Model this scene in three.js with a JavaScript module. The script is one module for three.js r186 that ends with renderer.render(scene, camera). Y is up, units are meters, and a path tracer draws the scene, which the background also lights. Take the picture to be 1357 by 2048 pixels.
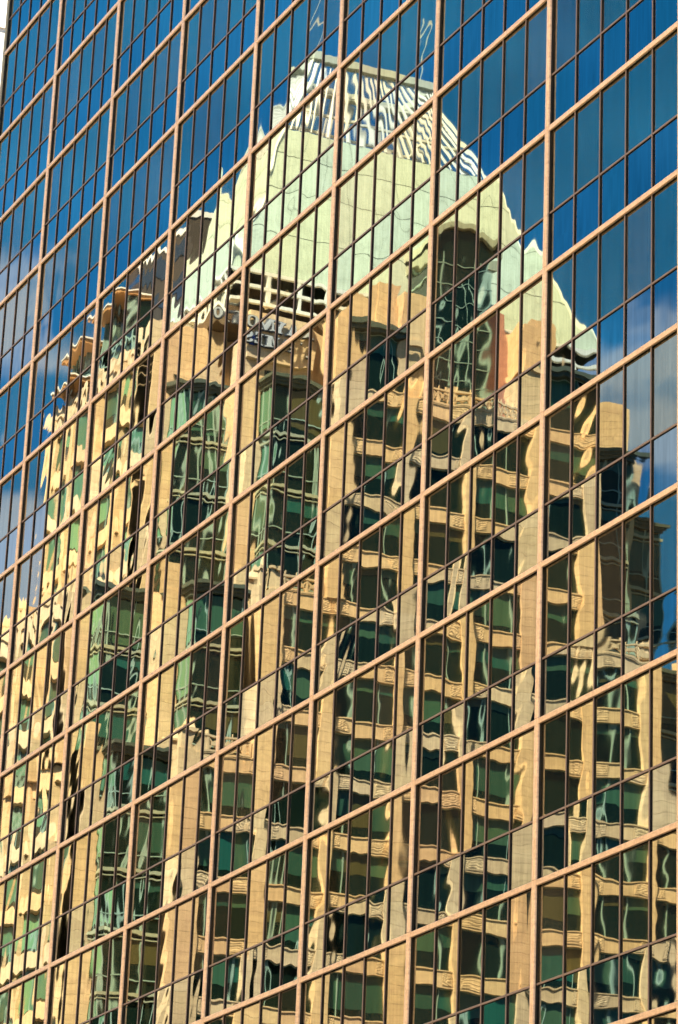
import * as THREE from 'three';
import { FontLoader } from 'three/addons/loaders/FontLoader.js';
import { mergeGeometries } from 'three/addons/utils/BufferGeometryUtils.js';
import { TextGeometry } from 'three/addons/geometries/TextGeometry.js';

// ---------------------------------------------------------------- camera, sky, sun, exposure
// Axes: x runs along the glass front (to the right), y up, z out of the glass front (the glass lies in z = 0).
// y = 0 is the storey line at the top left of the picture, the street lies at GROUND.
const GROUND = -56.9;
const scene = new THREE.Scene();
const camera = new THREE.PerspectiveCamera(18.3594, 678 / 1024, 0.5, 4000);
camera.position.set(103.013, -55.23, 33.79);
camera.up.set(0.302836, 0.93409, 0.189121);
camera.lookAt(103.013 - 84.51745, -55.23 + 35.492267, 33.79 - 39.963729);

const SUN = new THREE.Vector3(0.31, 0.80, -0.53).normalize();
const sun = new THREE.DirectionalLight(new THREE.Color().setRGB(1.0, 0.9, 0.72), 5);
sun.position.copy(SUN).multiplyScalar(400).add(new THREE.Vector3(-40, 0, 30));
sun.target.position.set(-40, 0, 30);
sun.castShadow = true;
sun.shadow.mapSize.set(4096, 4096);
Object.assign(sun.shadow.camera, { left: -180, right: 180, top: 180, bottom: -180, near: 10, far: 900 });
scene.add(sun, sun.target);

function rng(seed) { let a = seed >>> 0; return () => { a = (a + 0x6D2B79F5) | 0; let t = Math.imul(a ^ (a >>> 15), 1 | a); t = (t + Math.imul(t ^ (t >>> 7), 61 | t)) ^ t; return ((t ^ (t >>> 14)) >>> 0) / 4294967296; }; }
function hash3(x, y, z) { let h = Math.imul(x, 374761393) ^ Math.imul(y, 668265263) ^ Math.imul(z, 1274126177); h = Math.imul(h ^ (h >>> 13), 1274126177); return ((h ^ (h >>> 16)) >>> 0) / 4294967296; }
const sm = t => t * t * (3 - 2 * t), lerp = (a, b, t) => a + (b - a) * t;
function noise3(x, y, z) {
  const X = Math.floor(x), Y = Math.floor(y), Z = Math.floor(z), u = sm(x - X), v = sm(y - Y), w = sm(z - Z);
  const n = (i, j, k) => hash3(X + i, Y + j, Z + k);
  return lerp(lerp(lerp(n(0, 0, 0), n(1, 0, 0), u), lerp(n(0, 1, 0), n(1, 1, 0), u), v), lerp(lerp(n(0, 0, 1), n(1, 0, 1), u), lerp(n(0, 1, 1), n(1, 1, 1), u), v), w);
}
const fbm = (x, y, z, o = 5) => { let s = 0, a = 0.5, f = 1; for (let i = 0; i < o; i++) { s += a * noise3(x * f, y * f, z * f); a *= 0.5; f *= 2.03; } return s; };
const clamp01 = t => Math.min(1, Math.max(0, t));
const step01 = (a, b, t) => sm(clamp01((t - a) / (b - a)));

function makeSky() {
  const W = 4096, H = 2048, d = new Float32Array(W * H * 4), R = Math.PI / 180;
  // cloud banks: azimuth, elevation, half width, half height in degrees
  const banks = [[162, 20.5, 3.6, 5], [146.5, 23.2, 4.2, 2.4]], rb = rng(77);
  for (let a = 0; a < 22; a++) { const az = -180 + a * 16.4 + rb() * 9; if (az > 138 && az < 172) continue; banks.push([az, 9 + rb() * 17, 3 + rb() * 7, 1.5 + rb() * 3.5]); }
  const dir = banks.map(([a, e, w, h]) => ({ a: a * R, e: e * R, w: w * R, h: h * R }));
  for (let j = 0; j < H; j++) {
    const el = ((j + 0.5) / H - 0.5) * Math.PI, y = Math.sin(el), ce = Math.cos(el), e = Math.max(0, y), k = Math.exp(-e * 7.5), near = dir.filter(b => Math.abs(el - b.e) < 2.4 * b.h);
    for (let i = 0; i < W; i++) {
      const az = ((i + 0.5) / W - 0.5) * 2 * Math.PI, x = ce * Math.cos(az), z = ce * Math.sin(az);
      let r = lerp(0.0010, 0.09, k), g = lerp(0.047, 0.19, k), b = lerp(0.122, 0.27, k);
      const toSun = Math.max(0, x * SUN.x + y * SUN.y + z * SUN.z), glow = 0.25 * toSun ** 6;
      r += glow * 0.9; g += glow * 0.85; b += glow * 0.7;
      if (y > 0.02 && y < 0.62) {
        const haze = fbm(x * 9 + 2.1, y * 22 + 5, z * 9 + 1.7, 3); // thin high veil, uneven
        const v = 0.11 * step01(0.34, 0.64, haze); r += v * 0.05; g += v * 0.24; b += v * 0.42;
        let m = 0; for (const q of near) { let da = Math.abs(az - q.a); if (da > Math.PI) da = 2 * Math.PI - da; const t = (da / q.w) ** 2 + ((el - q.e) / q.h) ** 2; if (t < 5) m = Math.max(m, Math.exp(-t)); }
        if (m > 0.02) { const n = fbm(az * 30 + el * 34, el * 60 - az * 14, 3.3, 6), c = step01(0.34, 0.74, m * 0.72 + (n - 0.5) * 2.3 * Math.sqrt(m) + 0.03) * 0.62; r = lerp(r, 0.19, c); g = lerp(g, 0.20, c); b = lerp(b, 0.225, c); }
      }
      if (y < 0) { const t = step01(0, 0.15, -y); r = lerp(r, 0.05, t); g = lerp(g, 0.05, t); b = lerp(b, 0.048, t); }
      const o = (j * W + i) * 4; d[o] = r; d[o + 1] = g; d[o + 2] = b; d[o + 3] = 1;
    }
  }
  const t = new THREE.DataTexture(d, W, H, THREE.RGBAFormat, THREE.FloatType);
  t.mapping = THREE.EquirectangularReflectionMapping; t.magFilter = THREE.LinearFilter; t.minFilter = THREE.LinearFilter; t.needsUpdate = true;
  return t;
}
const sky = makeSky();
scene.background = sky; scene.environment = sky;

const renderer = new THREE.WebGLRenderer({ antialias: true });
renderer.setSize(678, 1024);
renderer.toneMapping = THREE.LinearToneMapping;
renderer.toneMappingExposure = 6.4;
renderer.outputColorSpace = THREE.SRGBColorSpace;
renderer.shadowMap.enabled = true; renderer.shadowMap.type = THREE.PCFSoftShadowMap;

// ---------------------------------------------------------------- textures and materials
function texture(size, fn, srgb) {
  const d = new Uint8Array(size * size * 4);
  for (let j = 0; j < size; j++) for (let i = 0; i < size; i++) { const c = fn(i / size, j / size, i, j), o = (j * size + i) * 4; for (let k = 0; k < 3; k++) d[o + k] = Math.max(0, Math.min(255, Math.round(c[k] * 255))); d[o + 3] = 255; }
  const t = new THREE.DataTexture(d, size, size, THREE.RGBAFormat, THREE.UnsignedByteType);
  t.wrapS = t.wrapT = THREE.RepeatWrapping; t.magFilter = THREE.LinearFilter; t.minFilter = THREE.LinearMipmapLinearFilter; t.generateMipmaps = true;
  if (srgb) t.colorSpace = THREE.SRGBColorSpace; t.needsUpdate = true; return t;
}
// tileable noise: a value lattice that wraps
function tile(seed, n) { const r = rng(seed), a = Float32Array.from({ length: n * n }, r); return (u, v) => { const x = u * n, y = v * n, X = Math.floor(x), Y = Math.floor(y), p = sm(x - X), q = sm(y - Y), m = (i, j) => a[((j % n + n) % n) * n + (i % n + n) % n]; return lerp(lerp(m(X, Y), m(X + 1, Y), p), lerp(m(X, Y + 1), m(X + 1, Y + 1), p), q); }; }
const t1 = tile(11, 5), t2 = tile(12, 17), t3 = tile(13, 61), t4 = tile(14, 128);
const mottle = (lo, hi) => texture(256, (u, v) => { const n = 0.3 * t1(u, v) + 0.3 * t2(u, v) + 0.25 * t3(u, v) + 0.15 * t4(u, v), k = lerp(lo, hi, n); return [k, k * lerp(0.985, 1.0, t2(u, v)), k * lerp(0.96, 1.0, t1(u, v))]; }, true);
const stoneMap = mottle(0.80, 1.12); stoneMap.repeat.set(1 / 6.3, 1 / 6.3);
const metalMap = texture(256, (u, v) => { const st = t2(u * 3, v * 0.35), k = 0.84 + 0.08 * t4(u, v) + 0.1 * t3(u, v) + 0.08 * t2(u, v) - 0.16 * step01(0.62, 0.9, st) * t3(u, v); return [k, k * 0.99, k * 0.975]; }, true); metalMap.repeat.set(0.7, 0.7);
const reliefMap = texture(256, (u, v) => { const s = Math.sin(u * 6.283 * 3 + 2 * Math.sin(v * 6.283 * 2)) * Math.sin(v * 6.283 * 3 + 2 * Math.sin(u * 6.283)); const k = 0.5 + 0.4 * Math.tanh(3 * s) + 0.1 * t3(u, v); return [k, k, k]; }, false); reliefMap.repeat.set(1 / 0.9, 1 / 0.9);
const roofMap = texture(256, (u, v) => { const k = 0.80 + 0.12 * t3(u, v) + 0.12 * t1(u, v) + 0.12 * t4(u, v * 0.0625) ; return [k, k, k * 0.985]; }, true); roofMap.repeat.set(1 / 4, 1 / 4);

// coated glass: faint upright streaks and marks in the coating
const coatMap = texture(256, (u, v) => { const k = 0.86 + 0.10 * t3(u, v * (2 / 61)) + 0.06 * t2(u, v * (3 / 17)) + 0.05 * t4(u, v * (8 / 128)) - 0.05 * step01(0.72, 0.95, t2(v, u)) * t3(v, u); return [k, k, k]; }, true); coatMap.repeat.set(1 / 1.9, 1 / 3.1);
const lin = (r, g, b) => new THREE.Color().setRGB(r, g, b);
const std = (c, o = {}) => new THREE.MeshStandardMaterial({ color: c, roughness: 0.8, metalness: 0, ...o });
const M = {
  stone: std(lin(0.63, 0.44, 0.24), { map: stoneMap, roughness: 0.9 }),
  stoneB: std(lin(0.67, 0.48, 0.275), { map: stoneMap, roughness: 0.9 }),
  joint: std(lin(0.30, 0.22, 0.13), { roughness: 0.95 }),
  carved: std(lin(0.61, 0.43, 0.24), { map: stoneMap, roughness: 0.9, bumpMap: reliefMap, bumpScale: 0.03 }),
  rose: std(lin(0.36, 0.17, 0.125), { map: stoneMap, roughness: 0.7 }),
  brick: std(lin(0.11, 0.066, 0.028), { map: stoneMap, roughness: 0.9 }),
  roof: std(lin(0.375, 0.43, 0.325), { map: roofMap, roughness: 0.55 }),
  roofEdge: std(lin(0.46, 0.48, 0.38), { roughness: 0.55 }),
  lattice: std(lin(0.68, 0.68, 0.58), { roughness: 0.6 }),
  fin: std(lin(0.56, 0.56, 0.48), { roughness: 0.6 }),
  copper: std(lin(0.40, 0.20, 0.07), { roughness: 0.6 }),
  dark: std(lin(0.012, 0.014, 0.012), { roughness: 0.8 }),
  glass: new THREE.MeshPhysicalMaterial({ color: lin(0.005, 0.012, 0.008), roughness: 0.05, specularIntensity: 0.6, specularColor: lin(0.75, 1, 0.8) }),
  blind: [std(lin(0.018, 0.062, 0.034), { roughness: 0.4 }), std(lin(0.042, 0.092, 0.042), { roughness: 0.4 }), std(lin(0.008, 0.075, 0.050), { roughness: 0.4 }), std(lin(0.060, 0.052, 0.012), { roughness: 0.45 }), std(lin(0.03, 0.09, 0.045), { roughness: 0.4 })],
  paleBlind: [std(lin(0.11, 0.25, 0.12), { roughness: 0.4 }), std(lin(0.05, 0.15, 0.085), { roughness: 0.4 }), std(lin(0.025, 0.075, 0.04), { roughness: 0.35 })],
  sash: std(lin(0.24, 0.34, 0.27), { roughness: 0.5 }),
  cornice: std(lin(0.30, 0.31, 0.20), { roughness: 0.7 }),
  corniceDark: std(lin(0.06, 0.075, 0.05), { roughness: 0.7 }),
  letter: std(lin(0.45, 0.45, 0.44), { roughness: 0.5 }), letterSide: std(lin(0.03, 0.035, 0.045), { roughness: 0.5 }), badge: std(lin(0.03, 0.06, 0.3), { roughness: 0.4 }),
  slab: std(lin(0.045, 0.032, 0.02), { roughness: 0.6 }), slabGlass: std(lin(0.02, 0.024, 0.03), { roughness: 0.12 }), coping: std(lin(0.7, 0.66, 0.6)),
  pale: std(lin(0.72, 0.72, 0.68), { map: stoneMap }),
  street: std(lin(0.05, 0.05, 0.05), { map: stoneMap, roughness: 0.95 }), paving: std(lin(0.3, 0.28, 0.25), { map: stoneMap }),
  frame: std(lin(0.76, 0.575, 0.465), { map: metalMap, roughness: 0.42, metalness: 0.15 }),
  bar: std(lin(0.19, 0.155, 0.165), { roughness: 0.4, metalness: 0.2 }),
  gasket: std(lin(0.012, 0.011, 0.011), { roughness: 0.6 }),
  cornerFrame: std(lin(0.30, 0.31, 0.25), { roughness: 0.5, metalness: 0.2 }),
  back: std(lin(0.03, 0.03, 0.035)),
};
const frames = [[0.82, 0.67, 0.565], [0.79, 0.64, 0.535], [0.84, 0.69, 0.585], [0.77, 0.62, 0.52]].map(c => std(lin(...c), { map: metalMap, roughness: 0.4, metalness: 0.15 }));
const spandrelGlass = [[0.288, 0.336, 0.336], [0.268, 0.322, 0.336], [0.304, 0.352, 0.332], [0.25, 0.295, 0.305]].map(c => std(lin(...c), { metalness: 1, roughness: 0.01, map: coatMap }));
const visionGlass = [[0.345, 0.335, 0.24, 0.955], [0.335, 0.335, 0.255, 0.965], [0.34, 0.32, 0.245, 0.90], [0.35, 0.33, 0.235, 0.945], [0.32, 0.34, 0.265, 0.97], [0.305, 0.28, 0.23, 0.93], [0.345, 0.335, 0.24, 0.955]].map(([r, g, b, m]) => std(lin(r, g, b), { metalness: m + 0.012, roughness: 0.01, map: coatMap }));

// ---------------------------------------------------------------- mesh builder
const taken = new Set();
function numbered(n) { if (!taken.has(n)) { taken.add(n); return n; } for (let k = 1; ; k++) { const m = n + '_' + String(k).padStart(3, '0'); if (!taken.has(m)) { taken.add(m); return m; } } }
class MB {
  constructor() { this.p = []; this.n = []; this.u = []; this.i = []; }
  quad(a, b, c, d, uv) { // a b c d counter-clockwise seen from outside
    const e1 = [b[0] - a[0], b[1] - a[1], b[2] - a[2]], e2 = [d[0] - a[0], d[1] - a[1], d[2] - a[2]];
    let n = [e1[1] * e2[2] - e1[2] * e2[1], e1[2] * e2[0] - e1[0] * e2[2], e1[0] * e2[1] - e1[1] * e2[0]]; const l = Math.hypot(...n) || 1; n = n.map(v => v / l);
    const o = this.p.length / 3, ax = Math.abs(n[0]), ay = Math.abs(n[1]), az = Math.abs(n[2]);
    for (const q of [a, b, c, d]) { this.p.push(...q); this.n.push(...n); if (ax >= ay && ax >= az) this.u.push(q[2], q[1]); else if (az >= ay) this.u.push(q[0], q[1]); else this.u.push(q[0], q[2]); }
    this.i.push(o, o + 1, o + 2, o, o + 2, o + 3); return this;
  }
  box(x0, x1, y0, y1, z0, z1) {
    if (x0 > x1) [x0, x1] = [x1, x0]; if (y0 > y1) [y0, y1] = [y1, y0]; if (z0 > z1) [z0, z1] = [z1, z0];
    this.quad([x0, y0, z1], [x1, y0, z1], [x1, y1, z1], [x0, y1, z1]); this.quad([x1, y0, z0], [x0, y0, z0], [x0, y1, z0], [x1, y1, z0]);
    this.quad([x1, y0, z1], [x1, y0, z0], [x1, y1, z0], [x1, y1, z1]); this.quad([x0, y0, z0], [x0, y0, z1], [x0, y1, z1], [x0, y1, z0]);
    this.quad([x0, y1, z1], [x1, y1, z1], [x1, y1, z0], [x0, y1, z0]); this.quad([x0, y0, z0], [x1, y0, z0], [x1, y0, z1], [x0, y0, z1]); return this;
  }
  vb(x0, x1, y0, y1, z0, z1) { return this.box(x0, x1, y0, y1, -z1, -z0); }          // z measured behind the glass, as the reflection shows it
  beam(a, b, w) { // square bar between two points
    const A = new THREE.Vector3(...a), B = new THREE.Vector3(...b), d = B.clone().sub(A).normalize(), s = Math.abs(d.y) > 0.9 ? new THREE.Vector3(1, 0, 0) : new THREE.Vector3(0, 1, 0);
    const e = new THREE.Vector3().crossVectors(d, s).normalize().multiplyScalar(w / 2), f = new THREE.Vector3().crossVectors(e, d).normalize().multiplyScalar(w / 2);
    const c = (P, i, j) => { const q = P.clone().addScaledVector(e, i).addScaledVector(f, j); return [q.x, q.y, q.z]; };
    const k = [[-1, -1], [1, -1], [1, 1], [-1, 1]];
    for (let m = 0; m < 4; m++) { const [i, j] = k[m], [g, h] = k[(m + 1) % 4]; this.quad(c(A, g, h), c(A, i, j), c(B, i, j), c(B, g, h)); }
    this.quad(c(A, ...k[0]), c(A, ...k[1]), c(A, ...k[2]), c(A, ...k[3])); this.quad(c(B, ...k[3]), c(B, ...k[2]), c(B, ...k[1]), c(B, ...k[0])); return this;
  }
  geo() { const g = new THREE.BufferGeometry(); g.setAttribute('position', new THREE.Float32BufferAttribute(this.p, 3)); g.setAttribute('normal', new THREE.Float32BufferAttribute(this.n, 3)); g.setAttribute('uv', new THREE.Float32BufferAttribute(this.u, 2)); g.setIndex(this.i); return g; }
  build(name, mat, parent) { return put(name, this.geo(), mat, parent); }
}
function put(name, geo, mat, parent) { const m = new THREE.Mesh(geo, mat); m.name = numbered(name); m.castShadow = m.receiveShadow = true; parent.add(m); return m; }
function thing(name, label, category) { const g = new THREE.Group(); g.name = numbered(name); g.userData = { label, category }; scene.add(g); return g; }
function structure(name, mb, mat) { const m = mb.build(name, mat, scene); m.userData.kind = 'structure'; return m; }

// ---------------------------------------------------------------- ground
structure('street', new MB().box(-900, 900, GROUND - 1, GROUND, -900, 900), M.street);
structure('pavement', new MB().box(-2, 105, GROUND + 0.001, GROUND + 0.14, 0.6, 5), M.paving);
structure('far_pavement', new MB().box(-140, 130, GROUND + 0.001, GROUND + 0.14, 33, 46), M.paving);

// ---------------------------------------------------------------- the glass front
const BAY = 6.1, FLR = 6.1 / 1.617, VIS = 0.607;                      // bay width, storey height, share of the clear pane
const office = thing('glass_office_building', 'office building front of blue mirror glass in salmon metal frames filling the picture', 'building');
const I0 = 0, I1 = 10, R0 = -5, R1 = 14;                              // bays and storeys that are built
camera.updateMatrixWorld(); camera.updateProjectionMatrix();
const seen = (x, y) => { const v = new THREE.Vector3(x, y, 0).project(camera); return v; };
const FW = 0.185, FD = 0.115, TH = 0.14, TD = 0.095, BW = 0.042, BD = 0.045, SH = 0.055;
// bar: a rounded metal cap held out from the glass on a dark gasket neck (n deep); profile across (w) and out, swept along its length
function noseBar(w, n, d, r, len, alongY) {
  const cap = new THREE.Shape(); cap.moveTo(-w / 2, n); cap.lineTo(w / 2, n); cap.lineTo(w / 2, d - r); cap.quadraticCurveTo(w / 2, d, w / 2 - r, d); cap.lineTo(-w / 2 + r, d); cap.quadraticCurveTo(-w / 2, d, -w / 2, d - r); cap.closePath();
  const q = w / 2 - Math.min(0.012, w * 0.12), neck = new THREE.Shape(); neck.moveTo(-q, -0.03); neck.lineTo(q, -0.03); neck.lineTo(q, n + 0.002); neck.lineTo(-q, n + 0.002); neck.closePath();
  const parts = [cap, neck].map(s => { const g = new THREE.ExtrudeGeometry(s, { depth: len, bevelEnabled: false, curveSegments: 4 }); g.clearGroups(); return g; });
  const g = mergeGeometries(parts, true);
  const m = new THREE.Matrix4(); if (alongY) m.set(1, 0, 0, 0, 0, 0, -1, len, 0, 1, 0, 0, 0, 0, 0, 1); else m.set(0, 0, 1, 0, 1, 0, 0, 0, 0, 1, 0, 0, 0, 0, 0, 1);
  g.applyMatrix4(m); return g;
}
const mullionGeo = noseBar(FW, 0.055, FD, 0.055, FLR - 0.012, true), transomGeo = noseBar(TH, 0.04, TD, 0.02, BAY - FW - 0.004, false);
const barGeo = noseBar(BW, 0.028, BD, 0.012, FLR - TH - 0.004, true);
// a pane that is not quite flat: a pillow, a tilt and a few slow waves, a fraction of a millimetre to a few millimetres deep
function paneGeo(w, h, seed, strong, calm = 1) {
  const r = rng(seed), g1 = () => (r() + r() + r() - 1.5) * 1.15;
  const NU = 10, NV = strong ? 14 : 20, k = (strong ? 1.05 : 0.68) * calm;
  const tx = g1() * 0.0011 * calm, ty = g1() * 0.001 * calm, px = (g1() * 0.9 + 0.55) * 0.0026 * k, py = (g1() * 0.8 + 0.3) * 0.0015 * k;
  const waves = [];
  for (let q = 0; q < 5; q++) { const lam = lerp(0.55, 1.5, r()) * (q > 2 ? 0.6 : 1), a = r() * 6.283, horiz = q % 2 ? 0.25 : 0.85; const kx = Math.cos(a) * horiz, ky = Math.sin(a) * (1.15 - horiz), l = Math.hypot(kx, ky) || 1; waves.push([kx / l * 6.283 / lam, ky / l * 6.283 / lam, r() * 6.283, g1() * (q > 2 ? 0.0007 : 0.0011) * k]); }
  const ox = r() * 19, oy = r() * 23;
  const ex = (g1()) * 0.0022 * k, ey = g1() * 0.0018 * k;
  const P = [], N = [], U = [], I = [];
  for (let j = 0; j <= NV; j++) for (let i = 0; i <= NU; i++) {
    const u = i / NU - 0.5, v = j / NV - 0.5, x = u * w, y = v * h;
    let hx = tx + px * 2 * u + ex * (Math.abs(2 * u) ** 4) * Math.sign(u), hy = ty + py * 2 * v + ey * (Math.abs(2 * v) ** 5) * Math.sign(v);
    let z = tx * x + ty * y + px * u * u * w + py * v * v * h;
    for (const [kx, ky, ph, s] of waves) { const kk = Math.hypot(kx, ky), c = Math.cos(kx * x + ky * y + ph); hx += s * c * kx / kk; hy += s * c * ky / kk; z += s / kk * Math.sin(kx * x + ky * y + ph); }
    const l = Math.hypot(hx, hy, 1); P.push(x, y, z); N.push(-hx / l, -hy / l, 1 / l); U.push(x + ox, y + oy);
    if (i < NU && j < NV) { const a = j * (NU + 1) + i; I.push(a, a + 1, a + NU + 2, a, a + NU + 2, a + NU + 1); }
  }
  return { P, N, U, I };
}
function bg(d) { const g = new THREE.BufferGeometry(); g.setAttribute('position', new THREE.Float32BufferAttribute(d.P, 3)); g.setAttribute('normal', new THREE.Float32BufferAttribute(d.N, 3)); g.setAttribute('uv', new THREE.Float32BufferAttribute(d.U, 2)); g.setIndex(d.I); return g; }
function inView(x0, x1, y0, y1) { // projected area inside the frame, 0 when outside
  const c = [[x0, y0], [x1, y0], [x1, y1], [x0, y1]].map(([x, y]) => seen(x, y)); const xs = c.map(v => v.x), ys = c.map(v => v.y);
  const cl = (a, b) => Math.max(0, Math.min(1, Math.max(...b)) - Math.max(-1, Math.min(...b)));
  const box = (Math.max(...xs) - Math.min(...xs)) * (Math.max(...ys) - Math.min(...ys)), inside = cl(0, xs) * cl(0, ys);
  let area = 0; for (let k = 0; k < 4; k++) { const a = c[k], b = c[(k + 1) % 4]; area += a.x * b.y - a.y * b.x; }
  return Math.abs(area) / 2 * inside / box;
}
const cells = { vision_pane: [], spandrel_pane: [], glazing_bar: [], transom_bar: [] };
const gap = 0.004;
for (let i = I0; i < I1; i++) for (let r = R0; r < R1; r++) {
  const yTop = -r * FLR, yBot = yTop - FLR, x0 = i * BAY, pw = (BAY - FW) / 5, ySplit = yTop - FLR * VIS;
  for (let c = 0; c < 5; c++) {
    const xa = x0 + FW / 2 + c * pw + (c ? BW / 2 : 0), xb = x0 + FW / 2 + (c + 1) * pw - (c < 4 ? BW / 2 : 0);
    const seed = 7919 * (i + 40) + 104729 * (r + 40) + 31 * c;
    const vy0 = ySplit + SH / 2, vy1 = yTop - TH / 2, sy0 = yBot + TH / 2, sy1 = ySplit - SH / 2;
    cells.vision_pane.push({ a: inView(xa, xb, vy0, vy1), x: (xa + xb) / 2, y: (vy0 + vy1) / 2, w: xb - xa + 0.03, h: vy1 - vy0 + 0.03, seed, i, r, c });
    cells.spandrel_pane.push({ a: inView(xa, xb, sy0, sy1), x: (xa + xb) / 2, y: (sy0 + sy1) / 2, w: xb - xa + 0.03, h: sy1 - sy0 + 0.03, seed: seed + 17, i, r, c });
    if (c) { const bx = x0 + FW / 2 + c * pw; cells.glazing_bar.push({ a: inView(bx - BW / 2, bx + BW / 2, sy0, vy1), x: bx, y: sy0 + 0.002 }); }
    cells.transom_bar.push({ a: inView(xa, xb, ySplit - SH / 2, ySplit + SH / 2), x: xa + 0.001 - (c ? 0 : 0), y: ySplit, len: xb - xa - 0.002 });
  }
}
// a few panes in the middle of the front are flatter than the rest
const CALM = (x, y) => Math.hypot((x - 26.4) / 3.3, (y + 17.9) / 2.4) < 1 ? 0.22 : Math.hypot((x - 33.7) / 7, (y + 14.2 + 0.6 * (x - 33.7)) / 3) < 1 ? 0.42 : 1;
const restName = { vision_pane: 'vision_pane_field', spandrel_pane: 'spandrel_pane_field', glazing_bar: 'glazing_bar_field', transom_bar: 'transom_bar_field' };
const visible = {};
for (const kind of Object.keys(cells)) {
  cells[kind].sort((p, q) => q.a - p.a);
  visible[kind] = cells[kind].filter(c => c.a > 0).length;
  const rest = { P: [], N: [], U: [], I: [] };
  const barT = kind === 'transom_bar' ? new Map() : null;
  cells[kind].forEach((c, k) => {
    let mat, data, geo, pos = [c.x, c.y, 0];
    if (kind === 'vision_pane' || kind === 'spandrel_pane') { data = paneGeo(c.w, c.h, c.seed, kind === 'spandrel_pane', CALM(c.x, c.y)); mat = kind === 'vision_pane' ? visionGlass[Math.floor(hash3(c.i * 5 + c.c, c.r, 5) * 7)] : spandrelGlass[Math.floor(hash3(c.i, c.r, 9 + c.c) * 4)]; }
    else if (kind === 'glazing_bar') { geo = barGeo; mat = [M.bar, M.gasket]; }
    else { const key = c.len.toFixed(3); if (!barT.has(key)) barT.set(key, noseBar(SH, 0.022, BD - 0.008, 0.012, c.len, false)); geo = barT.get(key); mat = [M.bar, M.gasket]; }
    if (k < 300) { const m = put(kind, geo || bg(data), mat, office); m.position.set(...pos); return; }
    if (c.a <= 0 && kind !== 'vision_pane' && kind !== 'spandrel_pane' && (c.x > 62 || c.x < 0)) return;
    let p, n, u, ix;
    if (geo) { p = geo.attributes.position.array; n = geo.attributes.normal.array; u = geo.attributes.uv.array; ix = geo.index ? geo.index.array : Array.from({ length: p.length / 3 }, (_, q) => q); } else { p = data.P; n = data.N; u = data.U; ix = data.I; }
    const o = rest.P.length / 3;
    for (let q = 0; q < p.length; q += 3) { rest.P.push(p[q] + pos[0], p[q + 1] + pos[1], p[q + 2] + pos[2]); rest.N.push(n[q], n[q + 1], n[q + 2]); }
    for (let q = 0; q < u.length; q++) rest.U.push(u[q]); for (let q = 0; q < ix.length; q++) rest.I.push(ix[q] + o);
  });
  if (rest.P.length) { const m = put(restName[kind], bg(rest), kind === 'vision_pane' ? visionGlass[1] : kind === 'spandrel_pane' ? spandrelGlass[0] : M.bar, office); m.userData.kind = 'stuff'; }
}
console.log('in view', JSON.stringify(visible));
for (let i = I0; i <= I1; i++) for (let r = R0; r < R1; r++) {
  const m = put(i ? 'mullion' : 'corner_mullion', mullionGeo, i ? [frames[Math.floor(hash3(i, r, 3) * 4)], M.gasket] : [M.cornerFrame, M.gasket], office); m.position.set(i * BAY, -(r + 1) * FLR + 0.006 + TH / 2, 0);
  if (i < I1) { const t = put('transom', transomGeo, [frames[Math.floor(hash3(i, r, 8) * 4)], M.gasket], office); t.position.set(i * BAY + FW / 2 + 0.002, -r * FLR, 0); }
}
{ // body of the building behind the glass
  const b = new MB(); b.box(0.02, 104, GROUND, -R0 * FLR, -40, -0.06); b.build('building_body', M.back, office);
  new MB().box(-0.15, 104.1, -R0 * FLR + 0.15, -R0 * FLR + 1.4, -40.1, 0.18).build('parapet', M.frame, office);
  const base = new MB(); base.box(-0.1, 104.1, GROUND, -R1 * FLR - 0.2, -0.05, 0.2); base.build('plinth', M.frame, office);
  const far = new MB(); far.box(I1 * BAY + FW, 104, -R1 * FLR, -R0 * FLR, -0.05, 0.0); far.build('glass_flank', spandrelGlass[0], office);
}

// ---------------------------------------------------------------- the stone tower across the street (seen in the glass)
// Its z is written as the reflection shows it (negative, behind the glass); vb() turns it to the real side.
const tower = thing('stone_tower', 'stepped limestone tower with pale green curved roof reflected in the glass front', 'tower');
const XR = -81.3, ZC = -63.55, MOD = 5.02, PW = 1.0, LV = k => -0.46 + 4.07 * k, SP = 1.08;
const rt = rng(4242);
// a stone block with sunk joints every 0.68 m: courses with a fine gap, dark core behind
function courses(mb, x0, x1, y0, y1, z0, z1, hgt = 0.68) {
  const n = Math.max(1, Math.round((y1 - y0) / hgt)), s = (y1 - y0) / n;
  for (let k = 0; k < n; k++) mb.vb(x0, x1, y0 + k * s + (k ? 0.016 : 0), y0 + (k + 1) * s, z0, z1);
  return mb;
}
function stoneBlock(name, x0, x1, y0, y1, z0, z1, parent = tower, mat = rt() < 0.5 ? M.stone : M.stoneB) {
  const m = courses(new MB(), x0, x1, y0, y1, z0, z1).build(name, mat, parent);
  new MB().vb(x0 + 0.012, x1 - 0.012, y0 + 0.01, y1 - 0.01, z0 + 0.012, z1 - 0.012).build('joint_bed', M.joint, m); return m;
}
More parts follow.
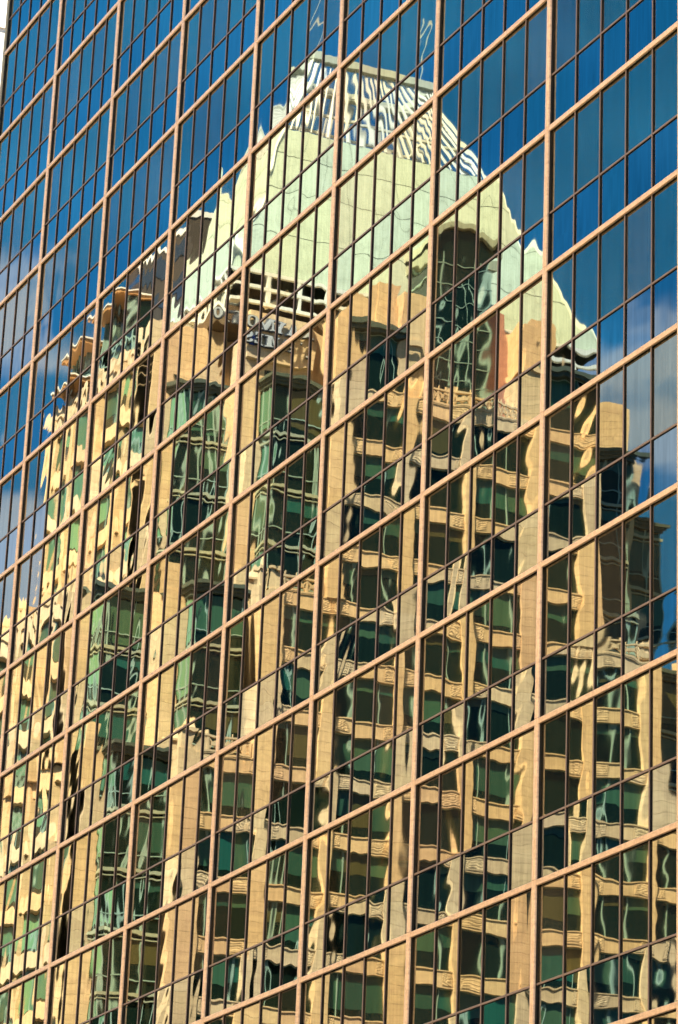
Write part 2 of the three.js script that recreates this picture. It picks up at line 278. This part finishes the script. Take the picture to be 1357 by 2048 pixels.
// window in an x-facing (front towards +x) or z-facing wall; a, b is the extent along the wall, f the plane of its glass
function windowX(f, a, b, y0, y1, pale = false) {
  const w = new MB().vb(f - 0.06, f, y0, y1, a, b).build('window', M.glass, tower), L = b - a;
  const cuts = [a, a + L * 0.24, a + L * 0.76, b];
  const bars = new MB(); for (const c of [cuts[1], cuts[2]]) bars.vb(f + 0.001, f + 0.09, y0, y1, c - 0.035, c + 0.035); bars.vb(f + 0.001, f + 0.07, y0, y0 + 0.06, a, b); bars.vb(f + 0.001, f + 0.07, y1 - 0.06, y1, a, b); bars.build('sash', M.sash, w);
  const set = pale ? M.paleBlind : M.blind; let drop = rt() < 0.8 ? lerp(0.12, 0.85, rt()) : 0;
  for (let k = 0; k < 3; k++) { if (rt() < 0.25) drop = rt() < 0.7 ? lerp(0.1, 0.9, rt()) : 0; if (drop > 0.05) new MB().vb(f + 0.004, f + 0.012, y1 - (y1 - y0) * drop, y1 - 0.06, cuts[k] + 0.05, cuts[k + 1] - 0.05).build('blind', set[Math.floor(rt() * set.length)], w); }
}
function windowZ(f, a, b, y0, y1) {
  const w = new MB().vb(a, b, y0, y1, f - 0.06, f).build('window', M.glass, tower), mid = (a + b) / 2;
  const bars = new MB(); bars.vb(mid - 0.05, mid + 0.05, y0, y1, f + 0.001, f + 0.09); bars.vb(a, b, y0, y0 + 0.06, f + 0.001, f + 0.07); bars.build('sash', M.sash, w);
  for (const [p, q] of [[a + 0.05, mid - 0.07], [mid + 0.07, b - 0.05]]) { const drop = lerp(0.25, 0.98, rt() ** 0.6); new MB().vb(p, q, y1 - (y1 - y0) * drop, y1 - 0.05, f + 0.004, f + 0.012).build('blind', M.paleBlind[Math.floor(rt() * 3)], w); }
}
// front wall, storeys k0..k1-1, between the pier lines n0..n1 (in modules from the middle)
function frontWall(k0, k1, n0, n1) {
  for (let n = n0; n <= n1; n++) { const z = ZC + n * MOD, end = n === n0 || n === n1, s = n === n0 ? -1 : 1;
    const za = end ? (s < 0 ? z - 0.85 : z - 0.75) : z - PW / 2, zb = end ? (s < 0 ? z + 0.75 : z + 0.85) : z + PW / 2;
    for (let k = k0; k < k1; k++) stoneBlock('pier', XR - 0.9, XR, LV(k) - (k === k0 ? 0.02 : 0), LV(k + 1) - 0.016, za, zb);
  }
  for (let n = n0; n < n1; n++) for (let k = k0; k < k1; k++) {
    const a = ZC + n * MOD + (n === n0 ? 0.75 : PW / 2), b = ZC + (n + 1) * MOD - (n + 1 === n1 ? 0.75 : PW / 2), y1 = LV(k + 1);
    const sp = new MB().vb(XR - 0.9, XR - 0.16, y1 - SP, y1 - 0.09, a, b); sp.vb(XR - 0.9, XR - 0.10, y1 - 0.09, y1, a, b); const m = sp.build('spandrel', rt() < 0.5 ? M.stone : M.stoneB, tower);
    const cv = new MB(); cv.vb(XR - 0.159, XR - 0.135, y1 - SP + 0.14, y1 - 0.18, a + 0.06, a + 0.7); cv.vb(XR - 0.159, XR - 0.135, y1 - SP + 0.14, y1 - 0.18, b - 0.7, b - 0.06); cv.build('carved_panel', M.carved, m);
    windowX(XR - 0.42, a, b, LV(k), y1 - SP);
  }
}
// left wall (towards the glass front), plane z = f, from x = xa (near) leftwards to xb
function sideWall(f, xa, xb, k0, k1, mod = 4.6, first = 1.5) {
  let x = xa; const n = Math.round((xa - first - xb) / mod), step = (xa - first - xb) / n;
  for (let q = 0; q <= n; q++) {
    const p1 = q ? xa - first - (q - 1) * step - step * 0.77 : xa, p0 = q < n ? xa - first - q * step : xb;
    if (p1 - p0 > 0.1) for (let k = k0; k < k1; k++) stoneBlock('pier', p0, p1, LV(k), LV(k + 1) - 0.016, f - 0.9, f);
    if (q < n) { const b = p0, a = xa - first - q * step - step * 0.77; for (let k = k0; k < k1; k++) { const y1 = LV(k + 1); new MB().vb(a, b, y1 - SP, y1, f - 0.9, f - 0.16).build('spandrel', M.stoneB, tower); windowZ(f - 0.5, a, b, LV(k), y1 - SP); } }
  }
}
// glazed bay between stone piers at the stepped corner; s = +1 on the left corner, -1 on the right one.
// zi: inner edge (block side), reach outwards 3.8 m, front at x = xf, going back to xf - 2
function cornerBay(xf, zi, s, k0, k1, topY) {
  const za = zi, zb = zi + s * 3.75, lo = Math.min(za, zb), hi = Math.max(za, zb), bot = LV(k0);
  const body = new MB().vb(xf - 2.6, xf - 0.15, bot, topY, lo + 0.05, hi - 0.05).build('bay_window', M.glass, tower);
  const bars = new MB(), bands = new MB();
  for (let k = k0; LV(k) < topY - 0.5; k++) {
    const y = LV(k), top = Math.min(LV(k + 1), topY);
    for (const f of [0, 0.3, 0.7, 1]) { const z = lerp(lo + 0.05, hi - 0.05, f); bars.vb(xf - 0.149, xf - 0.07, y, top, z - 0.05, z + 0.05); }
    for (const f of [0.3, 0.7]) { const x = lerp(xf - 2.2, xf - 0.15, f); bars.vb(x - 0.05, x + 0.05, y, top, s > 0 ? hi - 0.049 : lo + 0.02, s > 0 ? hi + 0.02 : lo + 0.049); }
    bars.vb(xf - 0.149, xf - 0.06, y + 0.95, y + 1.02, lo, hi); bars.vb(xf - 2.3, xf - 0.1, y + 0.95, y + 1.02, s > 0 ? hi - 0.049 : lo, s > 0 ? hi : lo + 0.049);
    if (k > k0) { bands.vb(xf - 2.4, xf + 0.06, y - 0.22, y, lo - 0.1, hi + 0.1); bands.vb(xf - 2.4, xf - 0.02, y - 0.5, y - 0.42, lo - 0.04, hi + 0.04); }
    const d = rt(); // blinds: front and outer side
    if (d < 0.85) new MB().vb(xf - 0.146, xf - 0.14, lerp(y + 0.2, top - 0.9, rt()), top - 0.55, lo + 0.12, lo + 0.12 + (hi - lo - 0.24) * (rt() < 0.5 ? 1 : 0.66)).build('blind', M.blind[Math.floor(rt() * 5)], body);
    if (s > 0) new MB().vb(xf - 2.1, xf - 0.25, lerp(y + 0.2, y + 1.4, rt()), top - 0.55, hi - 0.046, hi - 0.04).build('blind', M.paleBlind[Math.floor(rt() * 2.4)], body);
  }
  bars.build('sash', M.sash, body); if (bands.p.length) bands.build('cornice_band', M.cornice, body);
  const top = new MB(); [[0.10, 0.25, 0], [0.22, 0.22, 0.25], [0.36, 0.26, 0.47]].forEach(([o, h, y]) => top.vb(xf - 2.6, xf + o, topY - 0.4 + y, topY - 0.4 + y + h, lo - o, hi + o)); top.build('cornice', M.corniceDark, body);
}
function cornerStep(zE, s, k0, k1, bays, topY, wallTop) {
  // zE: outer edge of the front block; each step goes 2.1 m back and 5.2 m outwards
  let x = XR, z = zE; const bot = LV(k0);
  for (let q = 0; q < bays; q++) {
    cornerBay(x - 2, z, s, k0, k1, topY - 0.1);
    // wall behind and above the bay, then the slim pier
    const zb = z + s * 3.8, zp = z + s * 5.2, lo = Math.min(zb, zp), hi = Math.max(zb, zp);
    if (wallTop > topY) {
      const wl = Math.min(z, zb), wh = Math.max(z, zb);
      stoneBlock('upper_wall', x - 5, x - 4 + 0.001, topY + 0.15, wallTop, wl, wh);
      for (let e = 0; e < 4; e++) { const zz = lerp(wl + 0.5, wh - 0.5, e / 3); new MB().vb(x - 4.3, x - 3.985, topY + 0.55, topY + 1.25, zz - 0.3, zz + 0.3).build('small_window', M.glass, tower); }
    }
    for (let k = k0; k < k1; k++) stoneBlock('pier', x - 4 - 2.2, x - 4, LV(k), LV(k + 1) - 0.016, lo, hi);
    if (wallTop > topY) stoneBlock('pier', x - 6.2, x - 4, topY, wallTop, lo, hi);
    else stoneBlock('pinnacle', x - 4.9, x - 4.05, topY, topY + 1.9, (lo + hi) / 2 - 0.4, (lo + hi) / 2 + 0.4);
    z = zp; x -= 4.2;
  }
  return [x, z];
}
// openwork balustrade along the front (x fixed) from za to zb
function balustrade(x, za, zb, y) {
  const m = new MB(), n = Math.max(2, Math.round(Math.abs(zb - za) / 0.62)), st = (zb - za) / n;
  m.vb(x - 0.12, x + 0.12, y, y + 0.14, Math.min(za, zb), Math.max(za, zb)); m.vb(x - 0.1, x + 0.1, y + 0.98, y + 1.12, Math.min(za, zb), Math.max(za, zb));
  for (let k = 0; k <= n; k++) { const z = za + k * st; m.vb(x - 0.08, x + 0.08, y + 0.14, y + 1.38, z - 0.06, z + 0.06);
    if (k < n) { m.beam([x, y + 0.16, -z], [x, y + 0.98, -(z + st)], 0.1); m.beam([x, y + 0.98, -z], [x, y + 0.16, -(z + st)], 0.1); const c = z + st / 2; m.vb(x - 0.07, x + 0.07, y + 0.44, y + 0.7, c - 0.13, c + 0.13); } }
  m.build('balustrade', M.stoneB, tower);
}
function pinnacle(x, z, y, h = 2.3, w = 0.9) {
  const m = new MB(); m.vb(x - w / 2, x + w / 2, y, y + h * 0.55, z - w / 2, z + w / 2); m.vb(x - w * 0.62, x + w * 0.62, y + h * 0.5, y + h * 0.58, z - w * 0.62, z + w * 0.62);
  const a = y + h * 0.58, q = w * 0.4, c = [[-q, -q], [q, -q], [q, q], [-q, q]], t = [x, y + h, -z];
  for (let k = 0; k < 4; k++) { const [i, j] = c[k], [g, f] = c[(k + 1) % 4]; m.quad([x + i, a, -z + j], t, t, [x + g, a, -z + f]); }
  m.build('pinnacle', M.stoneB, tower);
}
// inner mass of each tier (keeps light out, closes the back)
{
  const m = new MB();
  m.vb(-120, XR - 0.8, GROUND, LV(1) - 0.02, ZC - 20, ZC + 20); m.vb(-125, -86.2, GROUND, LV(1) - 0.021, ZC - 21, -38.1);
  m.vb(-119, XR - 0.81, LV(1), LV(4) - 0.02, ZC - 15, ZC + 15); m.vb(-124, -90.2, LV(1), LV(4) - 0.021, ZC - 17, -38.12); m.vb(-118, -85.9, LV(1), LV(4) - 0.022, ZC - 17, ZC + 20.2);
  m.vb(-118, XR - 0.82, LV(4), LV(8) - 0.02, ZC - 10, ZC + 10); m.vb(-110.4, -90.3, LV(4), 37.3, ZC - 12, -43.1); m.vb(-114, -86, LV(4), 37.35, ZC - 12, ZC + 15);
  m.build('inner_mass', M.stone, tower);
}
frontWall(-5, 1, -4, 4); frontWall(1, 4, -3, 3); frontWall(4, 8, -2, 2);
for (const s of [1, -1]) {
  const eC = ZC + s * (4 * MOD + 0.85), eB = ZC + s * (3 * MOD + 0.85), eA = ZC + s * (2 * MOD + 0.85);
  const [xc, zc] = cornerStep(eC, s, -5, 1, 1, LV(1), LV(1) - 9); const [xb, zb] = cornerStep(eB, s, 1, 4, s > 0 ? 2 : 1, LV(4), LV(4) - 9); const [xa, za] = cornerStep(eA, s, 4, 8, s > 0 ? 2 : 1, LV(8), s > 0 ? 37.4 : 36.9);
  if (s < 0) { cornerBay(XR - 6.2, eA - 5.2, -1, 4, 7, LV(7) + 0.9); cornerBay(XR - 6.2, eB - 5.2, -1, 1, 4, LV(4) - 0.1); }
  if (s > 0) { sideWall(zc, xc - 0.0, -124, -5, 1); sideWall(zb, xb, -123, 1, 4); sideWall(za, xa, -110.5, 4, 9, 4.6, 1.8); }
  // terraces: railing and pinnacles where the front block steps in
  balustrade(XR - 0.2, eC - s * 1.5, eB + s * 0.3, LV(1)); balustrade(XR - 0.2, eB - s * 1.5, eA + s * 0.3, LV(4));
  pinnacle(XR - 0.6, eC - s * 0.7, LV(1), 2.6); pinnacle(XR - 0.6, eB - s * 0.7, LV(4), 2.6); pinnacle(XR - 2.4, eC - s * 0.7, LV(1), 2.0); pinnacle(XR - 2.4, eB - s * 0.7, LV(4), 2.0);
}
// parapet of the lower block along the left wall
for (let q = 0; q < 16; q++) { const x = -91 - q * 2.1; new MB().vb(x - 1.4, x, LV(4), LV(4) + 1.1, -38.0, -37.3).build('merlon', M.stoneB, tower); if (q % 2) pinnacle(x - 1.75, -37.6, LV(4), 2.4, 0.7); }
for (let q = 0; q < 9; q++) { const x = -93 - q * 2.1; new MB().vb(x - 1.2, x, LV(9), LV(9) + 1.0, -42.9, -42.25).build('merlon', M.stoneB, tower); }

// top of the front: flanking pavilions, middle bay, piers
balustrade(XR - 0.2, ZC - MOD + 0.7, ZC + MOD - 0.7, LV(8));
pinnacle(XR - 0.2, ZC, LV(8), 1.9, 0.9);
for (const s of [1, -1]) {
  const a = ZC + s * MOD, b = ZC + s * 2 * MOD, lo = Math.min(a, b), hi = Math.max(a, b);
  windowX(XR - 0.5, lo + 0.7, hi - 0.7, LV(8), 36.2);
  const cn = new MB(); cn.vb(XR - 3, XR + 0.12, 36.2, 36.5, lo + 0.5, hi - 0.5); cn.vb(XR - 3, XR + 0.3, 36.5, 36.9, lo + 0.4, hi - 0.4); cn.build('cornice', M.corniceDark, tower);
  stoneBlock('pier', XR - 2.4, XR, LV(8), 36.9, (s > 0 ? b - 0.7 : b - 0.85), (s > 0 ? b + 0.85 : b + 0.7));
  stoneBlock('pier', XR - 3.2, XR - 0.3, LV(8), 39.9, a - 0.7, a + 0.7); stoneBlock('pier', XR - 3.2, XR - 1.1, LV(8), 40.8, a + s * 0.71 , a + s * 2.2 );
  new MB().vb(XR - 3.2, XR - 0.15, 36.2, 36.55, a - 0.85, a + 0.85).build('pier_cap', M.stoneB, tower);
  // sloped gable wall over the pavilion
  const g = new MB(), xg = XR - 1.2, z0 = a + s * 2.2, z1 = b + s * 0.2, P = (z, y) => [xg, y, -z], Q = (z, y) => [xg - 1.2, y, -z];
  g.quad(P(z0, 36.9), P(z1, 36.9), P(z1, 37.6), P(z0, 40.8)); g.quad(P(z1, 37.6), P(z0, 40.8), Q(z0, 40.8), Q(z1, 37.6)); g.quad(P(z1, 36.9), P(z1, 37.6), Q(z1, 37.6), Q(z1, 36.9)); g.quad(Q(z0, 36.9), Q(z1, 36.9), Q(z1, 37.6), Q(z0, 40.8));
  if (s > 0) g.build('gable', M.stone, tower);
  new MB().vb(XR - 5.2, XR - 2.9, LV(8), 41.4, Math.min(ZC + s * 2.2, a - s * 0.7), Math.max(ZC + s * 2.2, a - s * 0.7)).build(s < 0 ? 'rose_wall' : 'recess_panel', s < 0 ? M.rose : M.stone, tower);
}
{ // tall glazed middle bay that pushes up into the roof
  const b = new MB().vb(XR - 7, XR - 2.4, LV(8), 45.2, ZC - 2.2, ZC + 2.2).build('middle_bay', M.glass, tower), bars = new MB();
  for (let y = LV(8) + 1.3; y < 45; y += 1.55) { bars.vb(XR - 2.399, XR - 2.34, y, y + 0.05, ZC - 2.2, ZC + 2.2); bars.vb(XR - 6, XR - 2.4, y, y + 0.08, ZC + 2.2, ZC + 2.26); bars.vb(XR - 6, XR - 2.4, y, y + 0.08, ZC - 2.26, ZC - 2.2); }
  for (const f of [-2.15, -1.4, -0.5, 0.5, 1.4, 2.15]) bars.vb(XR - 2.399, XR - 2.34, LV(8), 45.1, ZC + f - 0.03, ZC + f + 0.03);
  bars.build('sash', M.sash, b);
  const arch = new THREE.Shape(); arch.moveTo(-2.2, 0); arch.lineTo(-2.2, 0.4); for (let q = 0; q <= 8; q++) { const a = Math.PI * (1 - q / 8); arch.lineTo(2.2 * Math.cos(a), 0.4 + 1.5 * Math.sin(a)); } arch.lineTo(2.2, 0); arch.closePath();
  const ag = new THREE.ExtrudeGeometry(arch, { depth: 4.5, bevelEnabled: false }); ag.rotateY(Math.PI / 2); ag.translate(XR - 6.9, 45.2, -ZC); put('arched_head', ag, M.glass, b);
  const hood = new MB(); for (let q = 0; q < 8; q++) { const p = k => { const a = Math.PI * (1 - k / 8); return [2.4 * Math.cos(a), 45.6 + 1.75 * Math.sin(a)]; }, [z0, y0] = p(q), [z1, y1] = p(q + 1); hood.beam([XR - 2.3, y0, -ZC + z0], [XR - 2.3, y1, -ZC + z1], 0.4); hood.quad([XR - 2.2, y0, -ZC + z0], [XR - 2.2, y1, -ZC + z1], [XR - 8, y1, -ZC + z1], [XR - 8, y0, -ZC + z0]); } hood.vb(XR - 7, XR - 2.25, 44.4, 45.2, ZC - 2.45, ZC - 2.2); hood.vb(XR - 7, XR - 2.25, 44.4, 45.2, ZC + 2.2, ZC + 2.45); hood.build('hood', M.cornice, b);
}
// ---- curved roof with open crown
const RX = -101.3, RZ = -61.8, prof = [[41.4, 14.85], [43, 14.3], [45.5, 13.35], [48.5, 12.1], [52, 10.65], [57, 8.6], [62, 6.5], [66.3, 4.7]];
const sAt = h => { for (let k = 0; k + 1 < prof.length; k++) if (h <= prof[k + 1][0]) return lerp(prof[k][1], prof[k + 1][1], (h - prof[k][0]) / (prof[k + 1][0] - prof[k][0])); return prof[prof.length - 1][1]; };
// face: 0 = +x, 1 = left (towards the glass front), 2 = -x, 3 = right; t along the face, out = distance from the axis
// the roof is narrower across x than across z: depth of its plan at each height
const deep = h => h < 57 ? lerp(13.5, 9.2, (h - 41.4) / 15.6) : lerp(9.2, 4.6, (h - 57) / 9.3);
const onFace = (f, t, y, out) => { const s = sAt(Math.max(41.4, Math.min(66.3, y))), a = deep(Math.max(37, y)), near = RX + out, u = t / s, x = f === 0 ? near : f === 2 ? near - a : near - a * (1 - u) / 2, z = f === 1 ? out : f === 3 ? -out : t; return [x, y, -(RZ + z)]; };
const rows = [41.4, 45.6, 50.2, 54.0, 57.0];
for (let f = 0; f < 4; f++) for (let r = 0; r < 4; r++) {
  const cols = 10;
  for (let c = 0; c < cols; c++) {
    const g = new MB(), n = 3, y0 = rows[r] + 0.035, y1 = rows[r + 1] - 0.035;
    for (let k = 0; k < n; k++) { const a = lerp(y0, y1, k / n), b = lerp(y0, y1, (k + 1) / n), sa = sAt(a), sb = sAt(b), l = -1 + 2 * c / cols, q = -1 + 2 * (c + 1) / cols, e = 0.012, j = (hash3(f, r, c) - 0.5) * 0.03;
      g.quad(onFace(f, l * sa + e, a, sa + j), onFace(f, q * sa - e, a, sa + j), onFace(f, q * sb - e, b, sb + j), onFace(f, l * sb + e, b, sb + j)); }
    g.build('roof_panel', M.roof, tower);
  }
}
{
  const core = new MB(), edge = new MB();
  for (let f = 0; f < 4; f++) for (let k = 0; k < 5; k++) { const a = prof[k][0], b = prof[k + 1][0], sa = prof[k][1] - 0.06, sb = prof[k + 1][1] - 0.06; core.quad(onFace(f, -sa, a, sa), onFace(f, sa, a, sa), onFace(f, sb, b, sb), onFace(f, -sb, b, sb)); }
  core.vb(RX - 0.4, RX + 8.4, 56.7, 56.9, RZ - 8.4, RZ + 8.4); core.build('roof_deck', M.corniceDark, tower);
  for (const [i, j] of [[1, 1], [1, -1], [-1, 1], [-1, -1]]) for (let k = 0; k + 1 < prof.length; k++) { const [a, sa] = prof[k], [b, sb] = prof[k + 1]; edge.beam(onFace(i > 0 ? 0 : 2, j * sa, a, sa), onFace(i > 0 ? 0 : 2, j * sb, b, sb), 0.24); }
  edge.build('roof_edge', M.roofEdge, tower);
  for (let f = 0; f < 4; f++) { // crown: fins, rails and top band on each face
    const fin = new MB(), n = f % 2 ? 10 : 27;
    for (let k = 1; k < n; k++) { const t = -1 + 2 * k / n; for (const [a, b] of [[57, 62], [62, 65.4]]) { const sa = sAt(a), sb = sAt(b); fin.beam(onFace(f, t * sa, a, sa), onFace(f, t * sb, b, sb), 0.13); } }
    fin.build('crown_fins', M.fin, tower).userData.kind = 'stuff';
    const rail = new MB(); for (const y of [59.6, 62.4]) { const s = sAt(y) - 0.25; rail.beam(onFace(f, -s, y, s), onFace(f, s, y, s), 0.2); } rail.build('crown_rail', M.fin, tower);
    const s0 = sAt(65.3), band = new MB(); band.beam(onFace(f, -s0, 65.8, s0), onFace(f, s0, 65.75, s0), 0.62); band.build('crown_band', M.roofEdge, tower);
  }
  for (const [i, j] of [[1, 1], [1, -1]]) new MB().vb(RX + i * 4.6 - 0.035, RX + i * 4.6 + 0.035, 66, 72, RZ + j * 4.6 - 0.035, RZ + j * 4.6 + 0.035).build('mast', M.roofEdge, tower);
}
// open frame below the roof edge and the dark recess behind it
for (let f = 0; f < 2; f++) {
  const g = new MB(), s = 14.85; for (const y of [38.9, 40.1, 41.3]) g.beam(onFace(f, -s - 0.2, y, s), onFace(f, s + 0.2, y, s), 0.26);
  for (let k = 0; k <= 12; k++) { const t = lerp(-s, s, k / 12); g.beam(onFace(f, t, 38.8, s), onFace(f, t, 41.4, s), 0.24); if (k % 2 && k > 7) g.beam(onFace(f, t, 38.8, s - 0.3), onFace(f, t - 2.4, 41.4, s - 2), 0.2); }
  g.build('eave_frame', M.lattice, tower);
}
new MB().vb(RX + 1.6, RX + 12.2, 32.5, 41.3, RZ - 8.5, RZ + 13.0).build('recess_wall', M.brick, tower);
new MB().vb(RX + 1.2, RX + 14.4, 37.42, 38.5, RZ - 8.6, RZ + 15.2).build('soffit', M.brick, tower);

// glazed pavilion with flat copper-brown canopies over the left wall
for (const [xa, xb, y, zf] of [[-101, -95, 41.3, -41.6], [-107.6, -102.4, 40.3, -41.8], [-108, -103.4, 37.7, -41.4]]) {
  const c = new MB().vb(xa, xb, y, y + 0.3, zf - 2.2, zf).build('canopy', M.copper, tower);
  new MB().vb(xa - 0.08, xb + 0.08, y + 0.3, y + 0.42, zf - 2.28, zf + 0.08).build('canopy_edge', M.coping, c);
}
for (const [xa, xb, y0, y1, zf] of [[-100.4, -95.2, 36.6, 41.3, -42.6], [-107, -103, 37.2, 40.3, -42.9]]) {
  const p = new MB().vb(xa, xb, y0, y1, zf - 2, zf).build('pavilion', M.glass, tower), b = new MB();
  for (let k = 0; k <= 4; k++) b.vb(lerp(xa, xb, k / 4) - 0.08, lerp(xa, xb, k / 4) + 0.08, y0, y1, zf + 0.001, zf + 0.12); b.vb(xa, xb, y0 + 1.5, y0 + 1.62, zf + 0.001, zf + 0.1); b.vb(xb + 0.001, xb + 0.1, y0 + 1.5, y0 + 1.62, zf - 2, zf); b.build('sash', M.sash, p);
}
// lettering on the wall above the first corner bay
const font = await new FontLoader().loadAsync('fonts/droid/droid_serif_bold.typeface.json');
{
  const sign = new THREE.Group(); sign.name = numbered('wall_sign'); tower.add(sign);
  const back = stoneBlock('sign_wall', XR - 4.2, XR - 3.6, 33.9, 37.5, -52.4, -47.5, tower, M.stoneB);
  let row = 0; for (const [text, size, y] of [['RAYMOND', 0.86, 36.1], ['JAMES', 0.86, 34.85]]) {
    let adv = 0;
    for (const ch of text) {
      const g = new TextGeometry(ch, { font, size, depth: 0.1, curveSegments: 3, bevelEnabled: false }), e = new TextGeometry(ch, { font, size, depth: 0.12, curveSegments: 3, bevelEnabled: true, bevelThickness: 0.01, bevelSize: 0.06, bevelSegments: 1 });
      g.computeBoundingBox();
      const m = put('letter', g, M.letter, sign); put('letter_rim', e, M.letterSide, m).position.z = -0.1;
      // reads from +x: the text runs towards -z
      m.rotation.y = Math.PI / 2; m.position.set(XR - 3.4, y, 52.2 - (row ? 0.8 : 0) - adv); adv += g.boundingBox.max.x + 0.13;
    }
    row++;
  }
  new MB().vb(XR - 3.59, XR - 3.5, 34.75, 35.5, -47.9, -47.6).build('badge', M.badge, sign);
}

// ---------------------------------------------------------------- other buildings
{ // dark slab far behind the tower, in the reflection left of the roof
  const b = thing('dark_slab_tower', 'dark brown slab tower behind the pale green roof in the reflection', 'tower');
  new MB().vb(-176, -160, GROUND, 83.2, -87, -73.6).build('wall', M.slab, b);
  new MB().vb(-176.1, -159.9, 83.2, 83.8, -87.1, -73.5).build('coping', M.coping, b);
  for (let k = 0; k < 24; k++) new MB().vb(-174.5, -161.5, 80.5 - k * 4, 82.3 - k * 4, -73.6, -73.54).build('window_band', M.slabGlass, b);
}
{ // pale building down the street, a sliver past the left corner of the glass front
  const b = thing('pale_building', 'white walled building just past the left corner of the glass front', 'building');
  new MB().box(-75, -34, GROUND, 33, -40, -4).build('wall', M.pale, b);
  for (let k = 0; k < 10; k++) new MB().box(-34, -33.9, -50 + k * 8.3, -49.8 + k * 8.3, -40, -4).build('string_course', M.coping, b);
}
{ // sunlit stone building opposite the glass front: its light warms the frames
  const b = thing('opposite_stone_building', 'sunlit pale stone office block opposite the glass front', 'building');
  new MB().box(-22, 128, GROUND, 26, 48, 85).build('wall', M.stoneB, b);
  for (let k = 0; k < 19; k++) new MB().box(-21, 127, GROUND + 5 + k * 4.07, GROUND + 6.2 + k * 4.07, 47.9, 48.05).build('window_band', M.glass, b);
}
renderer.render(scene, camera);
